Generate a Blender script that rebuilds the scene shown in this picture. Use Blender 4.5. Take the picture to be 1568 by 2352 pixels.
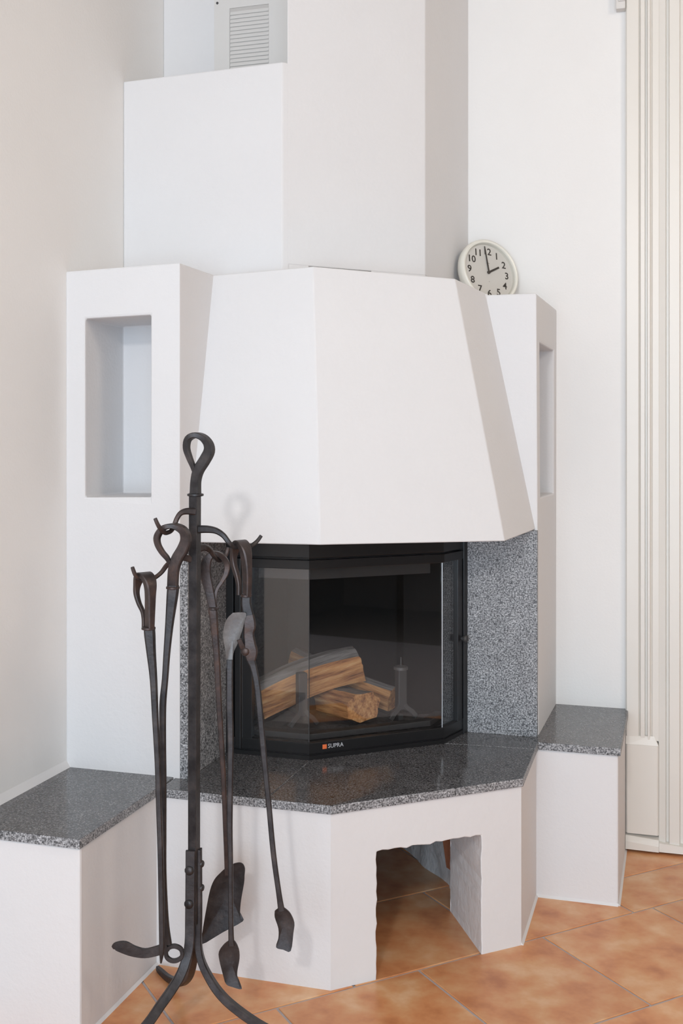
import bpy, bmesh, math, random
from mathutils import Vector, Matrix, noise

random.seed(7)
for o in list(bpy.data.objects):
    bpy.data.objects.remove(o, do_unlink=True)
scene = bpy.context.scene
COL = scene.collection
R = math.radians

# ------------------------------------------------------------------ camera
YAW = 16.8252
cam_data = bpy.data.cameras.new('camera')
cam_data.sensor_fit = 'HORIZONTAL'
cam_data.sensor_width = 36.0
cam_data.lens = 36.0 * 2549.9 / 1568.0
cam_data.shift_y = (1003.88 - 1176.0) / 1568.0
cam = bpy.data.objects.new('camera', cam_data)
cam.location = (1.5868, -3.7737, 1.35)
cam.rotation_euler = (R(90), 0, R(YAW))
COL.objects.link(cam)
scene.camera = cam

# ------------------------------------------------------------------ daylight from the open, glazed side of the room
world = bpy.data.worlds.new('daylight')
scene.world = world
world.use_nodes = True
bg = world.node_tree.nodes['Background']
bg.inputs['Color'].default_value = (0.71, 0.86, 1.0, 1)
bg.inputs['Strength'].default_value = 5.3

# the big window opening behind the camera guides the sky light into the room
pd = bpy.data.lights.new('window_portal', 'AREA')
pd.shape = 'RECTANGLE'
pd.size, pd.size_y = 3.5, 2.5
pd.cycles.is_portal = True
po = bpy.data.objects.new('window_portal', pd)
po.location = (1.85, -6.52, 1.35)
po.rotation_euler = (R(90), 0, 0)
COL.objects.link(po)

def area_light(name, loc, target, size, power, color):
    d = bpy.data.lights.new(name, 'AREA')
    d.shape = 'DISK'
    d.size = size
    d.energy = power
    d.color = color
    o = bpy.data.objects.new(name, d)
    o.location = loc
    o.rotation_euler = (Vector(target) - Vector(loc)).to_track_quat('-Z', 'Y').to_euler()
    COL.objects.link(o)
    return o
area_light('spot_lamp', (1.33, -5.6, 2.85), (0.6, -1.2, 0.9), 0.26, 36, (1.0, 0.98, 0.97))
area_light('warm_fill', (3.2, -2.4, 3.0), (1.0, -0.6, 1.6), 0.6, 15, (1.0, 0.86, 0.73))  # warm fill added near the ceiling to brighten side faces and upper walls

vs = scene.view_settings
vs.view_transform = 'Standard'
vs.look = 'None'
vs.gamma = 1.0
vs.use_curve_mapping = False
vs.exposure = 0.17

# ------------------------------------------------------------------ materials
def new_mat(name):
    m = bpy.data.materials.new(name)
    m.use_nodes = True
    nt = m.node_tree
    return m, nt, nt.nodes['Principled BSDF']

def node(nt, kind, **kw):
    n = nt.nodes.new(kind)
    for k, v in kw.items():
        if k in n.inputs:
            n.inputs[k].default_value = v
        else:
            setattr(n, k, v)
    return n

def coords(nt):
    return nt.nodes.new('ShaderNodeTexCoord').outputs['Object']

def ramp(nt, fac, stops):
    r = nt.nodes.new('ShaderNodeValToRGB')
    els = r.color_ramp.elements
    while len(els) < len(stops):
        els.new(0.5)
    for e, (p, c) in zip(els, stops):
        e.position = p
        e.color = (*c, 1)
    nt.links.new(fac, r.inputs['Fac'])
    return r.outputs['Color']

def bump(nt, bsdf, height, strength, dist):
    b = node(nt, 'ShaderNodeBump', Strength=strength, Distance=dist)
    nt.links.new(height, b.inputs['Height'])
    nt.links.new(b.outputs['Normal'], bsdf.inputs['Normal'])

def plaster(name, col, fine=90, strength=0.25, rough=0.75):
    m, nt, b = new_mat(name)
    co = coords(nt)
    n1 = node(nt, 'ShaderNodeTexNoise', Scale=fine, Detail=5.0)
    n2 = node(nt, 'ShaderNodeTexNoise', Scale=6.0, Detail=3.0)
    for n in (n1, n2):
        nt.links.new(co, n.inputs['Vector'])
    c = ramp(nt, n2.outputs['Fac'], [(0.3, tuple(v * 0.985 for v in col)), (0.7, col)])
    nt.links.new(c, b.inputs['Base Color'])
    b.inputs['Roughness'].default_value = rough
    a = node(nt, 'ShaderNodeMath', operation='MULTIPLY_ADD')
    a.inputs[1].default_value = 3.0
    nt.links.new(n2.outputs['Fac'], a.inputs[0])
    nt.links.new(n1.outputs['Fac'], a.inputs[2])
    bump(nt, b, a.outputs[0], strength, 0.004)
    return m

def granite(name, stops, rough, scale=230.0, spec=0.5):
    m, nt, b = new_mat(name)
    co = coords(nt)
    n1 = node(nt, 'ShaderNodeTexNoise', Scale=scale, Detail=4.0, Roughness=0.65)
    n2 = node(nt, 'ShaderNodeTexVoronoi', Scale=scale * 0.16)
    n3 = node(nt, 'ShaderNodeTexNoise', Scale=18.0, Detail=3.0)
    for n in (n1, n2, n3):
        nt.links.new(co, n.inputs['Vector'])
    c = ramp(nt, n1.outputs['Fac'], stops)
    dark = ramp(nt, n2.outputs['Distance'], [(0.10, (0.25, 0.25, 0.27)), (0.22, (1, 1, 1))])
    mx = node(nt, 'ShaderNodeMix', data_type='RGBA', blend_type='MULTIPLY')
    mx.inputs['Factor'].default_value = 0.8
    nt.links.new(c, mx.inputs['A'])
    nt.links.new(dark, mx.inputs['B'])
    cloud = ramp(nt, n3.outputs['Fac'], [(0.3, (0.85, 0.85, 0.85)), (0.7, (1.1, 1.1, 1.1))])
    mx2 = node(nt, 'ShaderNodeMix', data_type='RGBA', blend_type='MULTIPLY')
    mx2.inputs['Factor'].default_value = 1.0
    nt.links.new(mx.outputs['Result'], mx2.inputs['A'])
    nt.links.new(cloud, mx2.inputs['B'])
    nt.links.new(mx2.outputs['Result'], b.inputs['Base Color'])
    b.inputs['Roughness'].default_value = rough
    b.inputs['Specular IOR Level'].default_value = spec
    return m

def plain(name, col, rough=0.5, metal=0.0, spec=0.5):
    m, nt, b = new_mat(name)
    b.inputs['Base Color'].default_value = (*col, 1)
    b.inputs['Roughness'].default_value = rough
    b.inputs['Metallic'].default_value = metal
    b.inputs['Specular IOR Level'].default_value = spec
    co = coords(nt)
    n = node(nt, 'ShaderNodeTexNoise', Scale=160.0, Detail=3.0)
    nt.links.new(co, n.inputs['Vector'])
    bump(nt, b, n.outputs['Fac'], 0.06, 0.002)
    return m

def iron(name, lo, mid, hi, rough):
    m, nt, b = new_mat(name)
    co = coords(nt)
    n1 = node(nt, 'ShaderNodeTexNoise', Scale=28.0, Detail=5.0, Roughness=0.6)
    n2 = node(nt, 'ShaderNodeTexNoise', Scale=140.0, Detail=3.0)
    for n in (n1, n2):
        nt.links.new(co, n.inputs['Vector'])
    nt.links.new(ramp(nt, n1.outputs['Fac'], [(0.35, lo), (0.55, mid), (0.75, hi)]), b.inputs['Base Color'])
    rr = ramp(nt, n1.outputs['Fac'], [(0.3, (rough,) * 3), (0.7, (rough + 0.15,) * 3)])
    nt.links.new(rr, b.inputs['Roughness'])
    b.inputs['Metallic'].default_value = 0.55
    bump(nt, b, n2.outputs['Fac'], 0.35, 0.0015)
    return m

def glass_mat(name, tint, refl):
    m = bpy.data.materials.new(name)
    m.use_nodes = True
    nt = m.node_tree
    nt.nodes.clear()
    out = nt.nodes.new('ShaderNodeOutputMaterial')
    tr = node(nt, 'ShaderNodeBsdfTransparent', Color=(*tint, 1))
    gl = node(nt, 'ShaderNodeBsdfGlossy', Color=(refl, refl, refl, 1), Roughness=0.015)
    fr = nt.nodes.new('ShaderNodeFresnel')
    geo = nt.nodes.new('ShaderNodeNewGeometry')      # same reflectance on the way in and out of the pane
    mr = node(nt, 'ShaderNodeMapRange')
    mr.inputs['To Min'].default_value = 1.68
    mr.inputs['To Max'].default_value = 1 / 1.68
    nt.links.new(geo.outputs['Backfacing'], mr.inputs['Value'])
    nt.links.new(mr.outputs[0], fr.inputs['IOR'])
    mx = nt.nodes.new('ShaderNodeMixShader')
    nt.links.new(fr.outputs['Fac'], mx.inputs['Fac'])
    nt.links.new(tr.outputs[0], mx.inputs[1])
    nt.links.new(gl.outputs[0], mx.inputs[2])
    nt.links.new(mx.outputs[0], out.inputs['Surface'])
    return m

def wood(name, axis, stops):
    m, nt, b = new_mat(name)
    mp = node(nt, 'ShaderNodeMapping')
    nt.links.new(coords(nt), mp.inputs['Vector'])
    q = Vector((1, 0, 0)).rotation_difference(Vector(axis).normalized()).inverted().to_euler()
    mp.vector_type = 'POINT'
    mp.inputs['Rotation'].default_value = q
    mp2 = node(nt, 'ShaderNodeMapping')
    mp2.inputs['Scale'].default_value = (7, 70, 70)
    nt.links.new(mp.outputs[0], mp2.inputs['Vector'])
    n1 = node(nt, 'ShaderNodeTexNoise', Scale=1.0, Detail=6.0, Roughness=0.65)
    nt.links.new(mp2.outputs[0], n1.inputs['Vector'])
    nt.links.new(ramp(nt, n1.outputs['Fac'], stops), b.inputs['Base Color'])
    b.inputs['Roughness'].default_value = 0.8
    bump(nt, b, n1.outputs['Fac'], 0.9, 0.006)
    return m

def terracotta():
    m, nt, b = new_mat('terracotta_tile')
    geo = nt.nodes.new('ShaderNodeNewGeometry')
    info = nt.nodes.new('ShaderNodeObjectInfo')
    off = node(nt, 'ShaderNodeVectorMath', operation='SCALE')
    off.inputs['Scale'].default_value = 7.0
    cmb = nt.nodes.new('ShaderNodeCombineXYZ')
    nt.links.new(info.outputs['Random'], cmb.inputs[0])
    nt.links.new(info.outputs['Random'], cmb.inputs[2])
    nt.links.new(cmb.outputs[0], off.inputs[0])
    add = node(nt, 'ShaderNodeVectorMath', operation='ADD')
    nt.links.new(geo.outputs['Position'], add.inputs[0])
    nt.links.new(off.outputs[0], add.inputs[1])
    n1 = node(nt, 'ShaderNodeTexNoise', Scale=9.0, Detail=4.0, Roughness=0.55)
    n2 = node(nt, 'ShaderNodeTexNoise', Scale=220.0, Detail=2.0)
    nt.links.new(add.outputs[0], n1.inputs['Vector'])
    nt.links.new(add.outputs[0], n2.inputs['Vector'])
    c = ramp(nt, n1.outputs['Fac'], [(0.30, (0.50, 0.185, 0.072)), (0.45, (0.65, 0.28, 0.118)),
                                     (0.58, (0.70, 0.365, 0.175)), (0.74, (0.80, 0.52, 0.31))])
    hs = node(nt, 'ShaderNodeHueSaturation', Saturation=1.0)
    mr = node(nt, 'ShaderNodeMapRange')
    mr.inputs['To Min'].default_value = 0.88
    mr.inputs['To Max'].default_value = 1.08
    nt.links.new(info.outputs['Random'], mr.inputs['Value'])
    nt.links.new(mr.outputs[0], hs.inputs['Value'])
    nt.links.new(c, hs.inputs['Color'])
    nt.links.new(hs.outputs[0], b.inputs['Base Color'])
    b.inputs['Roughness'].default_value = 0.34
    bump(nt, b, n2.outputs['Fac'], 0.08, 0.001)
    return m

M = {}
M['wall'] = plaster('wall_paint', (0.84, 0.825, 0.81), 120, 0.12)
M['plaster'] = plaster('white_plaster', (0.735, 0.725, 0.73), 90, 0.18)
M['rough_plaster'] = plaster('rough_white_plaster', (0.80, 0.79, 0.795), 55, 0.55)
M['mortar'] = plaster('grey_mortar', (0.72, 0.72, 0.73), 60, 0.9, 0.9)
M['ceiling'] = plaster('ceiling_paint', (0.62, 0.56, 0.49), 120, 0.1)
M['far_wall'] = plaster('side_wall_paint', (0.74, 0.62, 0.51), 120, 0.1)
M['added_dark'] = plaster('added_dark_paint', (0.20, 0.17, 0.15), 120, 0.1)  # dark tone of the added box behind the side wall gap
M['granite'] = granite('honed_granite', [(0.36, (0.030, 0.032, 0.036)), (0.46, (0.16, 0.165, 0.175)), (0.55, (0.34, 0.345, 0.36)), (0.68, (0.62, 0.63, 0.65))], 0.45)
M['granite_top'] = granite('polished_granite', [(0.34, (0.020, 0.020, 0.022)), (0.50, (0.088, 0.088, 0.094)), (0.60, (0.18, 0.18, 0.187)), (0.72, (0.34, 0.34, 0.355))], 0.13)
M['grout'] = plaster('floor_grout', (0.46, 0.42, 0.43), 200, 0.5, 0.9)
M['tile'] = terracotta()
M['brick'] = plaster('brick_red', (0.30, 0.105, 0.05), 80, 0.6, 0.9)
M['trim'] = plaster('cream_gloss_paint', (0.78, 0.745, 0.69), 60, 0.05, 0.35)
M['black_metal'] = plain('black_enamel', (0.012, 0.012, 0.013), 0.28)
M['soot'] = plain('sooty_firebox', (0.007, 0.0065, 0.007), 0.75, 0, 0.2)
M['ash'] = plaster('grey_ash', (0.085, 0.080, 0.080), 70, 0.9, 0.95)
M['dull_metal'] = plain('dull_steel', (0.058, 0.057, 0.058), 0.5, 0.3)
M['steel'] = plain('worn_steel', (0.55, 0.55, 0.56), 0.35, 0.8)
M['glass'] = glass_mat('stove_glass', (0.93, 0.93, 0.93), 1.0)
M['clear_glass'] = glass_mat('clock_glass', (0.97, 0.97, 0.97), 0.6)
M['iron'] = iron('forged_iron', (0.030, 0.028, 0.030), (0.052, 0.048, 0.050), (0.085, 0.072, 0.070), 0.36)
M['iron_brown'] = iron('forged_iron_browned', (0.042, 0.035, 0.035), (0.072, 0.053, 0.050), (0.115, 0.070, 0.055), 0.34)
M['iron_grey'] = iron('worn_grey_iron', (0.13, 0.125, 0.125), (0.17, 0.165, 0.165), (0.26, 0.25, 0.25), 0.42)
M['clock_white'] = plain('clock_plastic', (0.80, 0.775, 0.70), 0.3)
M['dial'] = plain('clock_dial', (0.84, 0.81, 0.76), 0.6)
M['ink'] = plain('black_ink', (0.022, 0.018, 0.015), 0.6)
M['pale_ink'] = plain('grey_ink', (0.36, 0.34, 0.31), 0.6)
M['vent'] = plain('vent_enamel', (0.70, 0.675, 0.65), 0.45)
M['vent_dark'] = plain('vent_shade', (0.54, 0.51, 0.485), 0.6)
M['orange'] = plain('orange_badge', (0.75, 0.16, 0.05), 0.5)
M['badge_grey'] = plain('badge_lettering', (0.50, 0.50, 0.52), 0.45)
M['seal'] = plain('pale_sealant', (0.72, 0.71, 0.71), 0.7)

# ------------------------------------------------------------------ builders
def link(o, parent=None):
    COL.objects.link(o)
    if parent:
        o.parent = parent
    return o

def thing(name, label, cat, loc, group=None):
    o = bpy.data.objects.new(name, None)
    o.empty_display_size = 0.05
    o.location = loc
    o['label'] = label
    o['category'] = cat
    if group:
        o['group'] = group
    return link(o)

def origin(p):
    v = Vector((0, 0, 0))
    while p:
        v += p.location
        p = p.parent
    return v

def mesh_obj(name, verts, faces, mats, parent=None, idx=None, bevel=0.0, smooth=None, label=None, fix=True):
    """verts in world coordinates; the object is stored relative to its parent"""
    off = origin(parent)
    me = bpy.data.meshes.new(name)
    me.from_pydata([Vector(v) - off for v in verts], [], faces)
    if not isinstance(mats, (list, tuple)):
        mats = [mats]
    for m in mats:
        me.materials.append(M[m])
    if idx:
        for p, i in zip(me.polygons, idx):
            p.material_index = i
    if fix:
        bm = bmesh.new()
        bm.from_mesh(me)
        bmesh.ops.remove_doubles(bm, verts=bm.verts, dist=1e-5)
        bmesh.ops.recalc_face_normals(bm, faces=bm.faces)
        bm.to_mesh(me)
        bm.free()
    if smooth is not None:
        for p in me.polygons:
            p.use_smooth = True
        me.set_sharp_from_angle(angle=R(smooth))
    me.update()
    o = bpy.data.objects.new(name, me)
    if bevel:
        b = o.modifiers.new('soft_edges', 'BEVEL')
        b.width = bevel
        b.segments = 2
        b.limit_method = 'ANGLE'
        b.angle_limit = R(30)
    if label:
        o['label'] = label
    return link(o, parent)

def structure(o):
    o['kind'] = 'structure'
    return o

class MB:
    def __init__(self):
        self.v, self.f, self.i = [], [], []
    def add(self, verts, faces, mi=0):
        n = len(self.v)
        self.v += [tuple(p) for p in verts]
        self.f += [tuple(n + k for k in f) for f in faces]
        self.i += [mi] * len(faces)
    def box(self, a, b, mi=0):
        (x0, y0, z0), (x1, y1, z1) = a, b
        self.add([(x0, y0, z0), (x1, y0, z0), (x1, y1, z0), (x0, y1, z0),
                  (x0, y0, z1), (x1, y0, z1), (x1, y1, z1), (x0, y1, z1)],
                 [(0, 3, 2, 1), (4, 5, 6, 7), (0, 1, 5, 4), (1, 2, 6, 5), (2, 3, 7, 6), (3, 0, 4, 7)], mi)
    def prism(self, poly, z0, z1, mi=0, top=None):
        """poly: list of (x,y); z0/z1 numbers or per-vertex lists"""
        n = len(poly)
        zz0 = z0 if isinstance(z0, (list, tuple)) else [z0] * n
        zz1 = z1 if isinstance(z1, (list, tuple)) else [z1] * n
        v = [(p[0], p[1], z) for p, z in zip(poly, zz0)] + [(p[0], p[1], z) for p, z in zip(poly, zz1)]
        self.add(v, [tuple(range(n))[::-1]] + [(k, (k + 1) % n, n + (k + 1) % n, n + k) for k in range(n)], mi)
        m = len(self.v) - 2 * n
        self.f.append(tuple(m + n + k for k in range(n)))
        self.i.append(mi if top is None else top)
    def loft(self, a, b, mi=0):
        n = len(a)
        self.add(list(a) + list(b), [tuple(range(n))[::-1], tuple(range(n, 2 * n))] +
                 [(k, (k + 1) % n, n + (k + 1) % n, n + k) for k in range(n)], mi)
    def build(self, name, mats, parent=None, **kw):
        return mesh_obj(name, self.v, self.f, mats, parent, idx=self.i, **kw)

def catmull(pts, sub):
    out = []
    n = len(pts)
    for i in range(n - 1):
        p0, p1, p2, p3 = pts[max(i - 1, 0)], pts[i], pts[i + 1], pts[min(i + 2, n - 1)]
        for s in range(sub):
            t = s / sub
            out.append(tuple(0.5 * (2 * b + (c - a) * t + (2 * a - 5 * b + 4 * c - d) * t * t + (3 * b - a - 3 * c + d) * t ** 3)
                             for a, b, c, d in zip(p0, p1, p2, p3)))
    out.append(tuple(pts[-1]))
    return out

def sweep(mb, pts, ref, sub=4, closed=False, chamfer=0.28, mi=0, spin=0.0):
    """pts: (Vector, width, thickness); width lies across the path, thickness along ref"""
    raw = [(*p, w, t) for p, w, t in pts]
    if closed:
        n0 = len(raw)
        raw = raw[-2:] + raw + raw[:3]
        cr = catmull(raw, sub)
        rows = cr[2 * sub:(2 + n0) * sub]
    else:
        rows = catmull(raw, sub)
    P = [Vector(r[:3]) for r in rows]
    n = len(P)
    verts = []
    ref = Vector(ref).normalized()
    for i in range(n):
        a = P[(i - 1) % n] if closed else P[max(i - 1, 0)]
        b = P[(i + 1) % n] if closed else P[min(i + 1, n - 1)]
        t = (b - a).normalized()
        wd = t.cross(ref).normalized()
        td = wd.cross(t).normalized()
        if spin:
            q = Matrix.Rotation(spin, 3, t)
            wd, td = q @ wd, q @ td
        w, h = max(rows[i][3], 0.0005) / 2, max(rows[i][4], 0.0005) / 2
        c = min(w, h) * chamfer
        for (x, y) in ((w, h - c), (w - c, h), (-w + c, h), (-w, h - c), (-w, -h + c), (-w + c, -h), (w - c, -h), (w, -h + c)):
            verts.append(P[i] + wd * x + td * y)
    faces = []
    m = n if closed else n - 1
    for i in range(m):
        j = (i + 1) % n
        for k in range(8):
            faces.append((i * 8 + k, i * 8 + (k + 1) % 8, j * 8 + (k + 1) % 8, j * 8 + k))
    if not closed:
        faces.append(tuple(range(8))[::-1])
        faces.append(tuple((n - 1) * 8 + k for k in range(8)))
    mb.add(verts, faces, mi)

def lathe(mb, center, axis, prof, seg=20, mi=0):
    """prof: (distance along axis, radius)"""
    axis = Vector(axis).normalized()
    u = axis.orthogonal().normalized()
    w = axis.cross(u)
    c = Vector(center)
    verts = []
    for d, r in prof:
        for k in range(seg):
            a = 2 * math.pi * k / seg
            verts.append(c + axis * d + (u * math.cos(a) + w * math.sin(a)) * r)
    faces = []
    for i in range(len(prof) - 1):
        for k in range(seg):
            faces.append((i * seg + k, i * seg + (k + 1) % seg, (i + 1) * seg + (k + 1) % seg, (i + 1) * seg + k))
    faces.append(tuple(range(seg))[::-1])
    faces.append(tuple((len(prof) - 1) * seg + k for k in range(seg)))
    mb.add(verts, faces, mi)

def text_mesh(name, body, size, mat, parent, origin_pt, right, up, depth=0.0006, align='CENTER', sx=1.0, bold=0.0):
    cu = bpy.data.curves.new(name, 'FONT')
    cu.body = body
    cu.size = size
    cu.align_x = align
    cu.align_y = 'CENTER'
    cu.extrude = depth
    cu.offset = bold
    cu.resolution_u = 3
    tmp = bpy.data.objects.new(name, cu)
    COL.objects.link(tmp)
    bpy.context.view_layer.update()
    me = bpy.data.meshes.new_from_object(tmp.evaluated_get(bpy.context.evaluated_depsgraph_get()))
    bpy.data.objects.remove(tmp, do_unlink=True)
    bpy.data.curves.remove(cu)
    right, up = Vector(right).normalized(), Vector(up).normalized()
    nrm = right.cross(up)
    off = Vector(origin_pt) - origin(parent)
    for v in me.vertices:
        c = v.co.copy()
        v.co = off + right * c.x * sx + up * c.y + nrm * c.z
    me.name = name
    me.materials.clear()
    me.materials.append(M[mat])
    o = bpy.data.objects.new(name, me)
    return link(o, parent)

# ================================================================== THE ROOM
CEIL = 3.35
S45 = math.sqrt(0.5)
mb = MB()
mb.box((-0.12, -6.6, -0.10), (4.6, 0.12, -0.003))
floor = structure(mb.build('floor', 'grout'))

# floor tiles, laid at 45 degrees to the walls in a running bond
def uv(u, v):
    return ((u + v) * S45, (u - v) * S45)
GAP = 0.0035
tile_cache = {}
def tile(u0, u1, v0, v1):
    lu, lv = round(u1 - u0, 3), round(v1 - v0, 3)
    key = (lu, lv)
    if key not in tile_cache:
        a, b = lu / 2 - GAP, lv / 2 - GAP
        c = 0.0016
        m = MB()
        q0 = [uv(-a, -b), uv(a, -b), uv(a, b), uv(-a, b)]
        q1 = [uv(-a + c, -b + c), uv(a - c, -b + c), uv(a - c, b - c), uv(-a + c, b - c)]
        vv = [(*p, -0.008) for p in q0] + [(*p, -0.0014) for p in q0] + [(*p, 0.0) for p in q1]
        me = bpy.data.meshes.new('tile')
        me.from_pydata(vv, [], [(8, 9, 10, 11)] + [(4 + k, 4 + (k + 1) % 4, 8 + (k + 1) % 4, 8 + k) for k in range(4)] +
                       [(k, (k + 1) % 4, 4 + (k + 1) % 4, 4 + k) for k in range(4)])
        bm = bmesh.new(); bm.from_mesh(me)
        bmesh.ops.recalc_face_normals(bm, faces=bm.faces)
        bm.to_mesh(me); bm.free()
        me.materials.append(M['tile'])
        tile_cache[key] = me
    o = bpy.data.objects.new('tile', tile_cache[key])
    cu, cv = (u0 + u1) / 2, (v0 + v1) / 2
    x, y = uv(cu, cv)
    o.location = (x, y, 0)
    link(o, floor)
def inside(u0, u1, v0, v1):
    ok = 0
    for u in (u0, u1):
        for v in (v0, v1):
            x, y = uv(u, v)
            ok += (-0.03 < x < 2.9 and -3.3 < y < 0.08)
    return ok >= 2
ROWS = [(0.20, 0.60, 0.13), (0.60, 1.00, -0.05), (1.00, 1.402, 0.223), (1.402, 1.812, -0.046), (1.812, 2.21, 0.12),
        (2.21, 2.61, -0.05), (2.61, 3.01, 0.15), (3.01, 3.41, -0.05), (3.41, 3.81, 0.15)]
for r, (v0, v1, ph) in enumerate(ROWS):
    L = 0.452 if r == 2 else 0.395
    for k in range(-8, 9):
        u0 = ph + k * L
        if not inside(u0, u0 + L, v0, v1):
            continue
        if r == 2 and u0 > 0.6:
            tile(u0, u0 + L, v0, 1.198)
            tile(u0, u0 + L, 1.198, v1)
        else:
            tile(u0, u0 + L, v0, v1)

mb = MB(); mb.box((-0.12, -6.6, -0.10), (0.0, 0.12, CEIL))
structure(mb.build('wall_left', 'wall'))
mb = MB()
mb.box((0.0, 0.0, -0.10), (1.615, 0.12, CEIL))
mb.box((2.52, 0.0, -0.10), (4.6, 0.12, CEIL))
mb.box((1.615, 0.0, 2.75), (2.52, 0.12, CEIL))
structure(mb.build('wall_back', 'wall'))
mb = MB()
mb.box((-0.12, -6.6, -0.10), (4.6, -6.5, 0.10)); mb.box((-0.12, -6.6, 2.6), (4.6, -6.5, CEIL)); mb.box((3.6, -6.6, 0.10), (4.6, -6.5, 2.6)); mb.box((-0.12, -6.6, 0.10), (0.1, -6.5, 2.6))
structure(mb.build('wall_front', 'wall'))
mb = MB()      # side wall; wide gap added to keep the middle pane's reflection dark
mb.box((4.5, -6.6, -0.10), (4.6, -3.3, CEIL)); mb.box((4.5, -1.5, -0.10), (4.6, 0.0, CEIL)); mb.box((4.5, -3.3, 2.3), (4.6, -1.5, CEIL))
structure(mb.build('wall_right', 'far_wall'))
mb = MB()
mb.box((6.0, -3.5, -0.10), (6.1, -1.3, 2.5)); mb.box((4.6, -3.5, -0.10), (6.0, -3.4, 2.5)); mb.box((4.6, -1.4, -0.10), (6.0, -1.3, 2.5)); mb.box((4.6, -3.4, 2.4), (6.0, -1.4, 2.5)); mb.box((4.6, -3.4, -0.10), (6.0, -1.4, -0.02))
structure(mb.build('wall_added_dark', 'added_dark'))  # unseen dark box added behind the gap, only darkens what the glass reflects
mb = MB(); mb.box((-0.12, -6.6, CEIL), (4.6, 0.12, CEIL + 0.1))
structure(mb.build('ceiling', 'ceiling'))

# door beside the fireplace with its fluted casing
mb = MB()
mb.box((1.615, 0.03, 0.008), (2.52, 0.07, 2.75))
door = structure(mb.build('door_1', 'trim', bevel=0.002))
mb = MB()
prof = [(1.4246, 0.002), (1.4246, -0.020), (1.4290, -0.026), (1.4650, -0.026), (1.4690, -0.019), (1.4725, -0.028), (1.4850, -0.028),
        (1.4868, -0.016), (1.4930, -0.016), (1.4948, -0.030), (1.5010, -0.030), (1.5055, -0.019), (1.5105, -0.024), (1.5290, -0.024), (1.5290, 0.002)]
mb.prism(prof, 0.362, CEIL)
trim = structure(mb.build('trim_1', 'trim'))
mb = MB()
prof = [(1.5290, 0.002), (1.5290, -0.020), (1.5500, -0.026), (1.5530, -0.016), (1.5600, -0.016), (1.5625, -0.030), (1.5930, -0.030), (1.5965, -0.012), (1.6150, -0.012), (1.6150, 0.002)]
mb.prism(prof, 0.012, CEIL)
mb.build('door_frame', 'trim', trim)
mb = MB()
mb.prism([(1.4250, 0.0), (1.4250, -0.030), (1.4300, -0.036), (1.5240, -0.036), (1.5285, -0.032), (1.5285, 0.0)], 0.058, 0.348)
mb.loft([(1.4250, 0.0, 0.348), (1.4250, -0.036, 0.348), (1.5285, -0.036, 0.348), (1.5285, 0.0, 0.348)],
        [(1.4250, 0.0, 0.378), (1.4250, -0.026, 0.372), (1.5150, -0.026, 0.378), (1.5285, 0.0, 0.352)])
mb.build('plinth_block', 'trim', trim, bevel=0.001)
mb = MB()
mb.loft([(1.4250, 0.0, 0.010), (1.4250, -0.048, 0.010), (1.4250, -0.048, 0.036), (1.4250, -0.036, 0.052), (1.4250, 0.0, 0.058)],
        [(1.5295, 0.0, 0.008), (1.5295, -0.046, 0.008), (1.5295, -0.046, 0.026), (1.5295, -0.036, 0.044), (1.5295, 0.0, 0.050)])
mb.build('shoe_moulding', 'trim', trim)
mb = MB()
mb.loft([(1.5300, 0.0, 0.008), (1.5300, -0.040, 0.008), (1.5300, -0.038, 0.036), (1.5300, 0.0, 0.040)],
        [(1.6150, 0.0, 0.008), (1.6150, -0.040, 0.008), (1.6150, -0.038, 0.030), (1.6150, 0.0, 0.034)])
mb.build('shoe_moulding', 'trim', trim)
mb = MB()
mb.box((1.394, -0.034, 2.752), (1.4240, 0.0, 3.0))
mb.box((1.402, -0.040, 2.775), (1.4240, -0.03, 3.0))
mb.build('cornice_return', 'vent', trim, bevel=0.002)

# ================================================================== THE FIREPLACE
fp = thing('corner_fireplace', 'white plastered corner fireplace with hood, two pillars with niches and granite hearth', 'fireplace', (0.6, -0.6, 0.0))
ZS = 0.455       # top of the granite slabs
TS = 0.022       # their thickness

def niche_block(name, bl, br, tr, tl, u0, u1, v0, v1, back, depth, parent):
    bl, br, tr, tl = map(Vector, (bl, br, tr, tl))
    back, depth = Vector(back), Vector(depth)
    def at(u, v):
        return (bl * (1 - u) + br * u) * (1 - v) + (tl * (1 - u) + tr * u) * v
    o = [at(0, 0), at(1, 0), at(1, 1), at(0, 1)]
    i = [at(u0, v0), at(u1, v0), at(u1, v1), at(u0, v1)]
    m = MB()
    v = o + i + [p + depth for p in i] + [p + back for p in o]
    f = [(k, (k + 1) % 4, 4 + (k + 1) % 4, 4 + k) for k in range(4)]
    f += [(4 + k, 4 + (k + 1) % 4, 8 + (k + 1) % 4, 8 + k) for k in range(4)]
    f += [(8, 9, 10, 11), (12, 13, 14, 15)]
    f += [(k, (k + 1) % 4, 12 + (k + 1) % 4, 12 + k) for k in range(4)]
    m.add(v, f)
    return m.build(name, 'plaster', parent, bevel=0.005)

# left pillar (niche in its front) and right pillar (niche in its side)
W, H_ = 0.337, 1.8055 - 0.44
niche_block('pillar', (-0.002, -1.105, 0.44), (W, -1.105, 0.44), (W, -1.106, 1.808), (-0.002, -1.106, 1.800),
            0.059 / W, 0.253 / W, (1.190 - 0.44) / H_, (1.673 - 0.44) / H_, (0, 0.42, 0), (0, 0.217, 0), fp)
niche_block('pillar', (1.188, -0.41, 0.44), (1.197, 0.002, 0.44), (1.199, 0.002, 1.778), (1.181, -0.41, 1.783),
            0.135, 0.86, (1.165 - 0.44) / 1.34, (1.637 - 0.44) / 1.34, (-0.40, 0, 0), (-0.20, 0, 0), fp)

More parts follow.
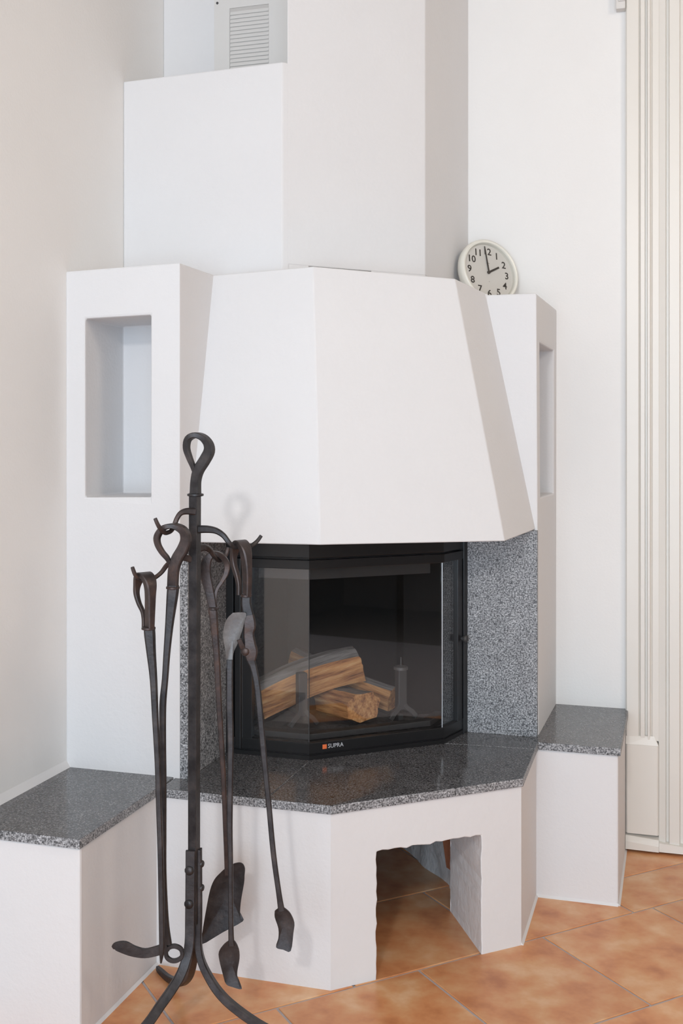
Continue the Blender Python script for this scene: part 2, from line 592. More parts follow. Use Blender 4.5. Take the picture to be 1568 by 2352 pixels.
# sloping hood
P0, P1, P2, P3 = (0.337, -1.055, 1.069), (0.709, -1.060, 1.073), (1.134, -0.725, 1.064), (1.178, -0.41, 1.072)
T0, T1, T2, T3 = (0.337, -0.886, 1.806), (0.641, -0.913, 1.813), (0.980, -0.648, 1.802), (1.027, -0.41, 1.789)
mb = MB()
for (a, b, c, d) in ((P0, P1, T1, T0), (P1, P2, T2, T1), (P2, P3, T3, T2)):
    a, b, c, d = map(Vector, (a, b, c, d))
    ng = 14
    mb.add([a.lerp(b, i / ng).lerp(d.lerp(c, i / ng), j / ng) for i in range(ng + 1) for j in range(ng + 1)],
           [(i * (ng + 1) + j, (i + 1) * (ng + 1) + j, (i + 1) * (ng + 1) + j + 1, i * (ng + 1) + j + 1) for i in range(ng) for j in range(ng)])
ng = 14
def edge(pts):
    return [Vector(a).lerp(Vector(b), i / ng) for a, b in zip(pts, pts[1:]) for i in range(ng)] + [Vector(pts[-1])]
lower, upper = edge([P0, P1, P2, P3]), edge([T0, T1, T2, T3])
mb.add(lower + [(0.80, -0.41, 1.07), (0.337, -0.70, 1.07)], [tuple(range(len(lower) + 2))])
mb.add(upper + [(0.80, -0.41, 1.79), (0.337, -0.70, 1.79)], [tuple(range(len(upper) + 2))])
mb.build('hood', 'plaster', fp, bevel=0.003, smooth=15)
# flat capping behind the hood rim that carries the chimney breast and the clock
mb = MB()
mb.prism([(0.0, -0.886), (0.337, -0.886), (0.60, -0.84), (0.86, -0.55), (1.033, -0.41), (1.03, 0.0), (0.0, 0.0)], 1.70, 1.785)
mb.build('capping', 'plaster', fp)

# chimney breast: low shoulder in front, flue casing behind going to the ceiling
A0 = (0.505, -0.782)
A1 = (0.712, -0.574)
A2 = (0.847, -0.440)
mb = MB()
mb.prism([(0.0, -0.782), A0, (0.520, -0.767), (0.520, -0.50), (0.0, -0.50)], 1.775, [2.414, 2.424, 2.424, 2.424, 2.414])
mb.build('chimney_shoulder', 'plaster', fp, bevel=0.004)
mb = MB()
mb.prism([(0.0, -0.511), (0.516, -0.511), (0.516, -0.771), A2, (0.9, 0.0), (0.0, 0.0)], 1.8455, CEIL)
mb.build('flue_casing', 'plaster', fp, bevel=0.003)
mb = MB()
mb.prism([A1, A2, (0.9, 0.0), (0.70, 0.0)], 1.78, 1.846)
mb.prism([(0.520, -0.767), (0.564, -0.723), (0.564, -0.50), (0.520, -0.50)], 1.78, 1.846)
mb.build('flue_base', 'plaster', fp)

# benches left and right of the hearth
def bench(poly, slab_poly):
    m = MB()
    m.prism(poly, 0.0, ZS - TS)
    b = m.build('bench', 'plaster', fp, bevel=0.006)
    m = MB()
    m.prism(slab_poly, ZS - TS, ZS, mi=1, top=0)
    m.build('bench_slab', ['granite_top', 'granite'], b, bevel=0.0015, label='dark polished granite bench slab')
    return b
bl = bench([(0.0, -1.572), (0.312, -1.572), (0.310, -0.70), (0.0, -0.70)],
           [(0.0, -1.580), (0.316, -1.580), (0.318, -1.190), (0.318, -0.70), (0.0, -0.70)])
br = bench([(1.150, -0.484), (1.424, -0.484), (1.424, 0.0), (1.150, 0.0)],
           [(1.196, -0.490), (1.431, -0.490), (1.433, 0.0), (1.150, 0.0), (1.150, -0.41)])
m = MB()
m.loft([(0.0, -1.60, ZS), (0.013, -1.60, ZS), (0.0, -1.60, ZS + 0.022)], [(0.0, -1.105, ZS), (0.012, -1.105, ZS), (0.0, -1.105, ZS + 0.018)])
m.build('sealant_bead', 'seal', bl)

# plinth under the hearth with its rough-edged opening
A = Vector((0.778, -1.190, 0)); B = Vector((1.190, -0.812, 0))
e = (B - A).normalized()
n_out = Vector((e.y, -e.x, 0))
ZP = ZS - TS
Ld = (B - A).length
rnd = random.Random(3)
inner, outer = [], []
s0, s1, zt0, zt1 = 0.1266, 0.4337, 0.318, 0.311
NV, NH = 16, 18
for k in range(NV + 1):
    z = zt0 * k / NV
    inner.append((s0 + rnd.uniform(-0.0022, 0.0022), z)); outer.append((0.0, ZP * k / NV))
for k in range(1, NH):
    t = k / NH
    inner.append((s0 + (s1 - s0) * t, zt0 + (zt1 - zt0) * t + rnd.uniform(-0.0035, 0.003))); outer.append((Ld * t, ZP))
for k in range(NV + 1):
    t = 1 - k / NV
    inner.append((s1 + rnd.uniform(-0.0015, 0.0015), zt1 * t)); outer.append((Ld, ZP * t))
def on(s, z, d=0.0):
    p = A + e * s - n_out * d
    return (p.x, p.y, z)
mb = MB()
n = len(inner)
back = [(s + (0.065 * max(0, (s - 0.3) / 0.1337) if s > 0.3 else 0), z) for s, z in inner]
mb.add([on(*p) for p in outer] + [on(*p) for p in inner],
       [(k, k + 1, n + k + 1, n + k) for k in range(n - 1)])
mb.add([on(*p) for p in inner] + [on(p[0], p[1], 0.262) for p in back],
       [(k, k + 1, n + k + 1, n + k) for k in range(n - 1)], 1)
# outer skins of the plinth left and right of the opening
mb.add([(0.305, -1.190, 0), (0.778, -1.190, 0), (0.778, -1.190, ZP), (0.305, -1.190, ZP)], [(0, 1, 2, 3)])
mb.add([(1.190, -0.812, 0), (1.190, -0.44, 0), (1.190, -0.44, ZP), (1.190, -0.812, ZP)], [(0, 1, 2, 3)])
# rear edges of the jambs, so the passage is walled
mb.add([on(s0, 0, 0.262), (0.305, -1.05, 0), (0.305, -1.05, ZP), on(s0, ZP, 0.262)], [(0, 1, 2, 3)], 1)
mb.add([on(0.499, 0, 0.262), (1.190, -0.50, 0), (1.190, -0.50, ZP), on(0.499, ZP, 0.262)], [(0, 1, 2, 3)], 1)
mb.add([on(s0, zt0, 0.262), on(0.499, zt1, 0.262), on(0.499, ZP, 0.262), on(s0, ZP, 0.262)], [(0, 1, 2, 3)], 1)
mb.build('plinth', ['plaster', 'rough_plaster'], fp, bevel=0.003)
# lumpy mortar wall and brick seen deep inside the opening
mb = MB()
g0, g1 = Vector((0.95, -0.512, 0)), Vector((0.70, -0.195, 0))
nx, nz = 22, 12
vv = []
for i in range(nx + 1):
    for j in range(nz + 1):
        p = g0.lerp(g1, i / nx) + Vector((0, 0, 0.43 * j / nz))
        d = noise.noise(p * 14) * 0.012 + noise.noise(p * 45) * 0.004
        p += Vector((-0.785, -0.62, 0)) * d
        vv.append(p)
mb.add(vv, [(i * (nz + 1) + j, (i + 1) * (nz + 1) + j, (i + 1) * (nz + 1) + j + 1, i * (nz + 1) + j + 1) for i in range(nx) for j in range(nz)])
mb.build('mortar_backing', 'mortar', fp, smooth=60)
mb = MB()
mb.loft([(0.932, -0.535, 0.075), (0.945, -0.530, 0.065), (0.975, -0.500, 0.065), (0.962, -0.505, 0.075)],
        [(0.908, -0.540, 0.25), (0.945, -0.530, 0.25), (0.975, -0.500, 0.25), (0.938, -0.505, 0.25)])
mb.build('brick', 'brick', fp)
mb = MB()
mb.box((0.02, -0.69, 0.0), (0.30, -0.02, ZP))
mb.box((0.02, -0.12, 0.0), (1.15, -0.02, ZP))
mb.build('rear_masonry', 'mortar', fp)

# white filler run along the foot of the masonry
for (a, b, nv) in (((1.190, -0.812), (1.190, -0.484), (1, 0)), ((1.424, -0.484), (1.424, -0.03), (1, 0)), ((0.312, -1.60), (0.312, -1.19), (1, 0)), ((1.190, -0.484), (1.424, -0.484), (0, -1))):
    m = MB()
    a, b, nv = Vector(a), Vector(b), Vector(nv) * 0.006
    m.loft([(a.x, a.y, 0), (a.x + nv.x, a.y + nv.y, 0), (a.x, a.y, 0.007)], [(b.x, b.y, 0), (b.x + nv.x, b.y + nv.y, 0), (b.x, b.y, 0.007)])
    m.build('filler_bead', 'seal', fp)

# granite hearth, three slabs with fine joints
hz = ZS - 0.002
J = 0.0012
mb = MB()
mb.prism([(0.337, -1.196), (0.612 - J, -1.196), (0.612 - J, -0.70), (0.322, -0.70), (0.322, -1.180)], hz - TS, hz, mi=1, top=0)
mb.build('hearth_slab', ['granite_top', 'granite'], fp, bevel=0.0015)
mb = MB()
mb.prism([(0.612 + J, -1.196), (0.781, -1.196), (1.196, -0.816), (1.196, -0.555 - J), (0.93, -0.575), (0.80, -0.50), (0.612 + J, -0.68)],
         [hz - TS] * 2 + [hz - TS - 0.008] + [hz - TS] * 4, [hz] * 2 + [hz - 0.008] + [hz] * 4, mi=1, top=0)
mb.build('hearth_slab', ['granite_top', 'granite'], fp, bevel=0.0015)
mb = MB()
mb.prism([(1.196, -0.555 + J), (1.196, -0.40), (0.80, -0.40), (0.80, -0.49), (0.93, -0.575 + 2 * J)], hz - TS, hz, mi=1, top=0)
mb.build('hearth_slab', ['granite_top', 'granite'], fp, bevel=0.0015)
# granite cheeks below the hood
mb = MB(); mb.prism([(0.3375, -1.1055), (0.359, -1.1055), (0.359, -0.74), (0.3375, -0.74)], ZS - 0.002, 1.068)
mb.build('granite_cheek', 'granite', fp, bevel=0.001, label='speckled grey granite cheek')
mb = MB(); mb.prism([(1.1865, -0.4105), (1.1865, -0.431), (0.970, -0.431), (0.970, -0.4105)], ZS - 0.002, 1.070)
mb.build('granite_cheek', 'granite', fp, bevel=0.001, label='speckled grey granite cheek')

# ================================================================== THE GLAZED INSERT
ins = thing('fireplace_insert', 'black bay-fronted glazed fireplace insert set under the white hood', 'fireplace insert', (0.66, -0.62, ZS))
PATH = [Vector((0.362, -0.842)), Vector((0.607, -0.845)), Vector((0.930, -0.572)), Vector((0.968, -0.432))]
def offset_path(path, d):
    """shift an open xy path towards the room by d (mitred)"""
    out = []
    for i, p in enumerate(path):
        ns = []
        for a, b in ((i - 1, i), (i, i + 1)):
            if a < 0 or b >= len(path):
                continue
            t = (path[b] - path[a]).normalized()
            ns.append(Vector((t.y, -t.x)))
        if len(ns) == 1:
            out.append(p + ns[0] * d)
        else:
            mm = (ns[0] + ns[1]).normalized()
            out.append(p + mm * d / mm.dot(ns[0]))
    return out
def strip(m, path, d0, d1, z0, z1, mi=0):
    a, b = offset_path(path, d0), offset_path(path, d1)
    for k in range(len(path) - 1):
        m.prism([tuple(a[k]), tuple(a[k + 1]), tuple(b[k + 1]), tuple(b[k])], z0, z1, mi)
Z0 = ZS - 0.002
m = MB()
strip(m, PATH, 0.006, -0.02, Z0, Z0 + 0.012)
strip(m, PATH, 0.0, -0.022, Z0 + 0.012, Z0 + 0.016)
m.build('base', 'black_metal', ins)
m = MB(); strip(m, PATH, 0.0045, -0.016, Z0 + 0.016, Z0 + 0.046)
rail = m.build('bottom_rail', 'black_metal', ins, bevel=0.0012)
m = MB(); strip(m, PATH, 0.0045, -0.016, 0.982, 1.007)
m.build('top_rail', 'black_metal', ins, bevel=0.0012)
m = MB(); strip(m, PATH, 0.002, -0.02, 1.013, 1.068); strip(m, PATH, -0.012, -0.03, 0.99, 1.03)
m.build('header', 'black_metal', ins, bevel=0.0015)
# stiles
m = MB(); m.prism([(0.359, -0.848), (0.381, -0.848), (0.381, -0.80), (0.359, -0.80)], Z0, 1.07)
m.prism([(0.383, -0.843), (0.387, -0.843), (0.387, -0.81), (0.383, -0.81)], Z0 + 0.02, 1.0)
m.build('stile', 'black_metal', ins, bevel=0.001)
m = MB(); m.prism([(0.389, -0.851), (0.404, -0.851), (0.408, -0.846), (0.437, -0.846), (0.437, -0.826), (0.389, -0.826)], Z0 + 0.016, 1.007)
m.build('door_stile', 'black_metal', ins, bevel=0.001)
tr = (PATH[3] - PATH[2]).normalized(); nr = Vector((tr.y, -tr.x))
def on_r(s, d): 
    q = PATH[2] + tr * s + nr * d
    return (q.x, q.y)
Lr = (PATH[3] - PATH[2]).length
m = MB(); m.prism([on_r(Lr - 0.055, 0.004), on_r(Lr - 0.026, 0.004), on_r(Lr - 0.026, -0.016), on_r(Lr - 0.055, -0.016)], Z0 + 0.016, 1.007)
m.build('door_stile', 'black_metal', ins, bevel=0.001)
m = MB(); m.prism([on_r(Lr - 0.022, 0.008), on_r(Lr + 0.004, 0.008), on_r(Lr + 0.004, -0.02), on_r(Lr - 0.022, -0.02)], Z0, 1.07)
m.build('stile', 'black_metal', ins, bevel=0.001)
c = on_r(Lr - 0.030, 0.004)
m = MB(); lathe(m, (c[0], c[1], 0.742), (nr.x, nr.y, 0), [(0, 0.006), (0.006, 0.006), (0.008, 0.011), (0.014, 0.012), (0.019, 0.008), (0.020, 0.001)], 16)
m.build('latch_knob', 'dull_metal', ins, smooth=40)
# glass: three panes butted at the corners
gp = offset_path(PATH, -0.004)
for k in range(3):
    m = MB()
    a, b = gp[k].copy(), gp[k + 1].copy()
    t = (b - a).normalized()
    if k == 0: a = Vector((0.430, a.y)); b -= t * 0.0012
    if k == 1: a += t * 0.0012; b -= t * 0.0012
    if k == 2: a += t * 0.0012; b -= t * 0.040
    nn = Vector((t.y, -t.x)) * 0.004
    m.prism([tuple(a), tuple(b), tuple(b - nn), tuple(a - nn)], Z0 + 0.04, 0.990)
    m.build('glass_pane', 'glass', ins)
for k in (1, 2):
    m = MB()
    q = gp[k]
    m.prism([(q.x - 0.0010, q.y - 0.0008), (q.x + 0.0010, q.y - 0.0008), (q.x + 0.0008, q.y + 0.002), (q.x - 0.0008, q.y + 0.002)], Z0 + 0.046, 0.983)
    m.build('glass_edge', 'dull_metal' if k == 1 else 'steel', ins)
# firebox shell, ash bed, air bar
box = [(0.364, -0.815), (0.600, -0.818), (0.902, -0.560), (0.935, -0.428), (0.775, -0.424), (0.70, -0.21), (0.364, -0.34)]
m = MB()
v = [(x, y, 0.495) for x, y in box] + [(x, y, 1.04) for x, y in box]
nb = len(box)
m.add(v, [tuple(range(nb)), tuple(range(nb, 2 * nb))] + [(k, (k + 1) % nb, nb + (k + 1) % nb, nb + k) for k in (3, 4, 5, 6)])
m.build('firebox', 'soot', ins)
m = MB(); strip(m, [Vector(p) for p in ((0.44, -0.800), (0.597, -0.803), (0.888, -0.557))], 0.0, -0.004, 0.948, 0.984)
m.build('air_bar', 'dull_metal', ins)
m = MB(); strip(m, [Vector(p) for p in ((0.40, -0.800), (0.597, -0.803), (0.888, -0.557), (0.905, -0.44))], 0.0, -0.03, 0.495, 0.512)
m.build('hearth_lip', 'dull_metal', ins, bevel=0.002)
nx = 26
vv, ff = [], []
for i in range(nx + 1):
    for j in range(nx + 1):
        u, v_ = i / nx, j / nx
        a = Vector((0.40, -0.76)).lerp(Vector((0.60, -0.775)).lerp(Vector((0.885, -0.53)), max(0, (u - 0.4) / 0.6)) if u > 0.4 else Vector((0.60, -0.775)), min(1, u / 0.4) if u < 0.4 else 1.0)
        b = Vector((0.40, -0.53)).lerp(Vector((0.90, -0.44)), u)
        p = a.lerp(b, v_)
        h = 0.504 + 0.010 * noise.noise(Vector((p.x * 22, p.y * 22, 0))) + 0.005 * noise.noise(Vector((p.x * 70, p.y * 70, 3)))
        vv.append((p.x, p.y, h))
ff = [(i * (nx + 1) + j, (i + 1) * (nx + 1) + j, (i + 1) * (nx + 1) + j + 1, i * (nx + 1) + j + 1) for i in range(nx) for j in range(nx)]
ab = mesh_obj('ash_bed', vv, ff, 'ash', ins, smooth=50)
# badge on the bottom rail
td = (PATH[2] - PATH[1]).normalized(); nd = Vector((td.y, -td.x))
def on_d(s, d, z):
    q = PATH[1] + td * s + nd * d
    return Vector((q.x, q.y, z))
zb = Z0 + 0.0325
m = MB()
c0, c1 = on_d(0.0385, 0.0044, 0), on_d(0.0515, 0.0052, 0)
m.prism([tuple(on_d(0.0385, 0.0040, 0))[:2], tuple(on_d(0.0510, 0.0040, 0))[:2], tuple(on_d(0.0510, 0.0053, 0))[:2], tuple(on_d(0.0385, 0.0053, 0))[:2]], zb - 0.0062, zb + 0.0062)
badge = m.build('badge', 'orange', rail, label='small orange square badge')
text_mesh('lettering', 'SUPRA', 0.0165, 'badge_grey', rail, on_d(0.0545, 0.0050, zb), (td.x, td.y, 0), (0, 0, 1), align='LEFT', sx=0.98)

# andirons
def andiron(loc, h, label, cap, bar):
    t = thing('andiron', label, 'andiron', loc, 'andirons behind the stove glass')
    x, y, z = loc
    m = MB()
    ax = Vector((td.x, td.y, 0)); ay = Vector((nd.x, nd.y, 0))
    lo = Vector(loc)
    def q(a, b, c): return lo + ax * a + ay * b + Vector((0, 0, c))
    w = 0.014
    m.loft([q(-w, -w, 0.03), q(w, -w, 0.03), q(w, w, 0.03), q(-w, w, 0.03)], [q(-w, -w, h), q(w, -w, h), q(w, w, h), q(-w, w, h)])
    m.build('post', 'dull_metal', t, bevel=0.003)
    for s in (-1, 1):
        m = MB()
        sweep(m, [(q(0, 0.004, h * 0.42), 0.014, 0.012), (q(0.012 * s, 0.010, h * 0.25), 0.014, 0.012), (q(0.028 * s, 0.014, 0.025), 0.014, 0.012), (q(0.042 * s, 0.016, 0.007), 0.014, 0.012)], ay, 3)
        m.build('leg', 'dull_metal', t, smooth=35)
    m = MB(); sweep(m, [(q(0, 0, bar), 0.018, 0.016), (q(0, -0.08, bar - 0.002), 0.018, 0.016), (q(0, -0.14, bar - 0.004), 0.018, 0.016), (q(0, -0.17, 0.002), 0.016, 0.014)], ax, 3)
    m.build('billet_bar', 'dull_metal', t, smooth=35)
    if cap:
        m = MB(); lathe(m, q(0, 0, h), (0, 0, 1), [(-0.002, 0.021), (0.006, 0.021), (0.009, 0.015)], 14)
        m.build('cap', 'iron_grey', t, smooth=40)
        m = MB(); lathe(m, q(0, 0, h), (0, 0, 1), [(0.008, 0.0016), (0.034, 0.0012)], 8)
        m.build('spike', 'iron_grey', t)
    return t
andiron((0.545, -0.728, 0.512), 0.156, 'plain square-topped andiron under the long split log', False, 0.040)
andiron((0.801, -0.566, 0.512), 0.150, 'capped andiron with thin spike standing clear of the logs', True, 0.006)

# split logs
WOOD = [(0.30, (0.11, 0.038, 0.014)), (0.43, (0.42, 0.175, 0.062)), (0.56, (0.66, 0.33, 0.125)), (0.75, (0.86, 0.56, 0.30))]
BARK = [(0.30, (0.06, 0.055, 0.05)), (0.50, (0.20, 0.19, 0.185)), (0.75, (0.36, 0.35, 0.34))]
def log(a, b, section, bark_ids, label, bow=0.0, up=(0, 0, 1), taper=1.0, seed=0):
    a, b = Vector(a), Vector(b)
    ax = (b - a).normalized()
    sd = ax.cross(Vector(up)).normalized()      # towards the room for a log running left to right
    u = sd.cross(ax).normalized()
    M['w%d' % seed] = wood('split_wood_grain', ax, WOOD)
    M['b%d' % seed] = wood('bark_grain', ax, BARK)
    low = min(p[1] for p in section)
    t = thing('firewood_log', label, 'log', a.lerp(b, 0.5) + u * low, 'split logs in the firebox')
    nl = 16
    sec = []
    ns = len(section)
    sub = 4
    for k in range(ns):
        p, q = Vector(section[k]), Vector(section[(k + 1) % ns])
        for s in range(sub):
            sec.append((p.lerp(q, s / sub), k in bark_ids))
    nn = len(sec)
    rows = []
    for i in range(nl + 1):
        f = i / nl
        c = a.lerp(b, f) + u * (bow * 4 * f * (1 - f))
        sc = 1 + (taper - 1) * f
        row = []
        for p, _ in sec:
            r = 1 + 0.07 * noise.noise(Vector((p.x * 40 + seed * 9, p.y * 40, f * 1.6))) + 0.03 * noise.noise(Vector((p.x * 160, p.y * 160 + seed, f * 4)))
            end = ax * (0.006 * noise.noise(Vector((p.x * 60, p.y * 60, seed + i))) if i in (0, nl) else 0)
            row.append(c + (sd * p.x + u * p.y) * r * sc + end)
        rows.append(row)
    for nm, flag, mt in (('split_wood', False, 'w%d' % seed), ('bark', True, 'b%d' % seed)):
        m = MB()
        for k in range(nn):
            if sec[k][1] != flag:
                continue
            k2 = (k + 1) % nn
            m.add([r[k] for r in rows] + [r[k2] for r in rows],
                  [(i, i + 1, nl + 1 + i + 1, nl + 1 + i) for i in range(nl)])
        if not flag:
            m.add(rows[0], [tuple(range(nn))]); m.add(rows[-1], [tuple(range(nn))])
        m.build(nm, mt, t, smooth=28)
    return t
log((0.397, -0.7095, 0.572), (0.652, -0.518, 0.657),
    [(0.046, -0.046), (0.052, 0.006), (0.046, 0.036), (0.024, 0.056), (-0.012, 0.058), (-0.045, 0.030), (-0.040, -0.020), (-0.005, -0.050)],
    (2, 3, 4, 5), 'long split log with grey bark lying across the andiron', bow=0.014, taper=0.98, seed=1)
log((0.416, -0.415, 0.641), (0.767, -0.513, 0.559),
    [(0.030, -0.034), (0.038, 0.012), (0.030, 0.030), (0.008, 0.038), (-0.024, 0.028), (-0.034, -0.010), (-0.008, -0.038)],
    (2, 3, 4), 'split log leaning behind the long log, sloping down to the spiked andiron', bow=-0.006, seed=2)
log((0.577, -0.542, 0.549), (0.712, -0.652, 0.560),
    [(-0.044, -0.034), (0.014, -0.042), (0.056, -0.022), (0.060, 0.016), (0.026, 0.042), (-0.034, 0.040), (-0.058, 0.016)],
    (4, 5, 6), 'short chopped log lying end-on under the others', seed=3)

# ================================================================== FIRE IRONS
YR = R(YAW)
AX = Vector((math.cos(YR), math.sin(YR), 0)); AY = Vector((-math.sin(YR), math.cos(YR), 0))
BASE = Vector((0.5466, -1.4766, 0.0))
# (sideways, back, height, width, thickness) in millimetres from the foot of the stand
LOOP = [(2,0,1220,21.6,21.6), (3,0,1251,21.6,17.6), (9,0,1275,23.5,16.7), (23,0,1298,24.5,15.7), (33,0,1318,23.5,16.7), (31,0,1335,19.6,17.6), (19,0,1349,14.7,19.6), (2,0,1354,12.7,19.6), (-14,0,1346,12.7,17.6), (-18,0,1326,13.7,14.7), (-12,0,1305,12.7,12.7), (-4,0,1285,10.8,10.8), (1,0,1268,7.8,8.8)]
POST = [(1,0,1224,20.6,20.6), (0,0,864,20.6,20.6), (-1,0,569,20.6,20.6), (-1,0,256,20.6,20.6)]
ARM_A = [(5,0,1142,17.6,13.7), (28,-6,1143,16.6,12.7), (50,-13,1140,13.7,11.7), (67,-18,1130,11.7,10.7), (79,-20,1115,10.7,9.7), (90,-12,1104,9.8,9.8), (102,2,1102,9.8,9.8), (114,15,1100,9.9,9.9), (126,26,1103,9.9,9.9), (138,35,1112,8.9,8.9), (147,41,1124,8,8)]
ARM_B = [(3,-8,1183,16.6,11.7), (-15,-14,1184,14.6,11.7), (-28,-20,1180,11.7,10.7), (-36,-25,1168,10.7,10.7), (-41,-31,1153,10.7,9.7), (-46,-43,1143,9.6,9.6), (-51,-52,1140,9.6,9.6), (-57,-61,1140,9.6,9.6), (-64,-72,1148,9.5,9.5), (-70,-79,1160,8.5,8.5), (-75,-82,1173,7.6,7.6)]
ARM_C = [(-1,0,1073,15.7,11.8), (-25,-12,1080,13.7,10.7), (-46,-22,1074,11.7,10.7), (-58,-33,1064,10.6,9.7), (-67,-45,1051,9.6,9.6), (-78,-58,1042,9.6,9.6), (-88,-69,1039,9.5,9.5), (-100,-80,1040,9.5,9.5), (-110,-91,1045,8.5,8.5), (-116,-97,1053,8.5,8.5), (-121,-101,1069,7.5,7.5)]
ARM_D = [(1,6,1094,16.7,11.8), (17,26,1099,14.9,10.9), (29,42,1092,12,10), (36,53,1079,10,10), (41,71,1068,10.1,10.1), (47,86,1063,10.1,10.1), (55,98,1067,10.2,10.2), (61,103,1076,9.2,9.2), (65,106,1091,8.2,8.2)]
LEG_L = [(-7,-14,424,21.4,9.7), (-8,-14,281,21.4,10.7), (-9,-16,219,21.4,12.7), (-16,-22,183,21.4,13.6), (-27,-34,155,21.3,14.5), (-46,-52,128,21.1,15.4), (-66,-70,105,21,15.2), (-88,-95,80,20.7,15.1), (-121,-122,52,20.5,14), (-155,-146,28,20.3,12.9), (-184,-164,12,18.3,11.9), (-206,-174,9,16.4,9.1)]
LEG_R = [(9,4,421,13.7,17.7), (9,4,274,14.7,17.7), (8,3,210,15.7,18.7), (15,0,172,15.7,19.6), (32,-5,138,16.6,19.6), (56,-12,106,17.6,19.5), (89,-20,78,17.5,19.5), (145,-32,45,17.4,19.4), (201,-42,22,17.4,19.3), (255,-52,8,16.3,19.2), (293,-58,5,11.5,19.2)]
LEG_B = [(1,16,377,17.8,11.8), (1,16,268,18.7,11.8), (-1,22,202,19.8,13.8), (-10,50,149,20,16), (-28,110,85,20.5,16.4), (-57,180,34,18.9,14.7), (-94,245,10,16.1,14), (-123,290,7,14.2,12), (-134,306,8,12.1,8.8)]
H1 = [(-85,-92,936,20.8,14.2), (-84,-94,976,20.8,17), (-83,-96,1005,20.7,18.9), (-83,-97,1029,18.8,24.5), (-88,-92,1044,13.2,30.2), (-99,-82,1051,10.4,32.2), (-111,-68,1044,10.5,26.7), (-118,-62,1024,10.5,15.3), (-119,-62,1006,10.5,11.5), (-113,-66,986,9.5,9.5), (-104,-72,969,8.6,8.6), (-100,-78,953,8.5,8.5), (-99,-82,935,8.5,8.5)]
S1 = [(-86,-90,934,22.7,18.9), (-85,-90,919,22.7,18.9), (-82,-90,881,18.9,17), (-77,-90,824,15.1,14.2), (-73,-90,739,13.2,13.2), (-68,-90,645,12.3,12.3), (-65,-90,550,12.3,12.3), (-62,-90,456,12.3,12.3), (-60,-90,361,12.3,12.3), (-59,-90,267,11.3,11.3), (-59,-90,234,10.4,10.4), (-61,-90,208,3.8,3.8)]
H2 = [(-41,-52,1021,24,13.4), (-39,-52,1056,24,13.4), (-32,-52,1080,25,14.4), (-19,-52,1102,25,15.4), (-12,-52,1123,23,15.4), (-16,-52,1141,19.2,17.3), (-29,-52,1151,14.4,19.2), (-45,-52,1154,11.5,19.2), (-63,-52,1148,11.5,17.3), (-75,-52,1131,13.4,14.4), (-74,-52,1114,12.5,12.5), (-65,-52,1097,11.5,11.5), (-54,-52,1084,10.6,10.6), (-47,-52,1072,7.7,8.6)]
S2 = [(-40,-52,1023,24,21.1), (-41,-52,1008,25,21.1), (-45,-52,970,21.1,18.2), (-49,-52,931,17.3,15.4), (-54,-52,874,14.4,14.4), (-58,-52,816,13.4,13.4), (-63,-52,759,14.4,14.4), (-63,-52,682,13.4,13.4), (-62,-52,586,13.4,13.4), (-62,-52,490,13.4,13.4), (-62,-52,394,13.4,13.4), (-59,-52,317,13.4,13.4), (-56,-52,269,14.4,12.5), (-52,-52,232,17.3,11.5)]
RING2 = [(-20,-52,211,8.6,9.6), (-23,-52,202,8.6,9.6), (-33,-52,196,8.6,9.6), (-44,-52,196,8.6,9.6), (-53,-52,202,8.6,9.6), (-56,-52,211,8.6,9.6), (-53,-52,221,8.6,9.6), (-44,-52,227,8.6,9.6), (-33,-52,227,8.6,9.6), (-23,-52,221,8.6,9.6)]
BLADE2 = [(-172,-60,228,6.7,3.8), (-165,-60,231,17.2,5.7), (-147,-58,228,25.9,7.7), (-128,-56,219,23,7.7), (-102,-54,213,19.2,8.6), (-74,-52,218,20.2,8.6), (-52,-52,227,19.2,9.6)]
H3 = [(33,72,953,18.2,12.1), (28,72,981,20.2,13.1), (22,72,1006,22.2,13.1), (16,72,1033,25.2,14.1), (17,70,1058,24.2,15.1), (27,70,1075,17.1,17.1), (41,73,1079,13.1,18.2), (55,78,1071,13.1,15.2), (65,82,1053,13.2,12.2), (62,82,1032,12.2,11.1), (52,80,1013,9.1,9.1), (42,78,997,8.1,8.1), (38,76,978,8.1,8.1), (38,75,956,8.1,8.1)]
S3 = [(32,73,954,20.2,16.1), (34,73,940,20.2,16.1), (37,76,899,17.2,15.2), (42,80,828,14.2,13.2), (45,86,745,13.2,12.2), (50,94,642,12.2,11.2), (55,102,538,11.2,11.2), (58,112,432,11.3,10.2), (60,120,368,12.3,8.2), (62,126,314,14.4,5.1)]
BL3 = [(77,339), (88,341), (97,338), (102,327), (101,310), (100,293), (94,259), (91,235), (91,210), (97,202), (48,175), (-2,147), (1,176), (10,230), (19,275), (29,300), (43,316), (58,329)]
H4 = [(119,-10,995,17.6,13.7), (120,-13,1032,19.5,15.6), (119,-15,1061,21.4,17.5), (117,-15,1089,19.5,23.4), (112,-9,1106,12.7,29.3), (102,2,1113,10.8,31.4), (92,14,1103,10.8,25.6), (86,20,1081,11.9,15.8), (87,20,1059,12.8,11.9), (94,16,1036,11.8,10.9), (99,11,1014,9.8,9.8), (99,8,993,8.9,8.9)]
S4 = [(118,-6,998,19.6,15.6), (117,-6,977,21.5,15.6), (122,-6,951,23.5,15.6), (125,-6,927,26.4,17.6), (123,-6,909,21.5,15.6), (126,-6,884,25.4,17.6), (128,-6,868,28.4,17.6), (128,-6,850,19.6,14.7), (133,-6,835,14.7,12.7), (141,-6,796,13.7,12.7), (148,-6,728,13.7,12.7), (157,-6,630,12.7,11.7), (167,-6,532,11.7,11.7), (178,-6,415,11.7,11.7), (190,-6,327,11.7,10.8), (196,-6,286,14.7,7.8)]
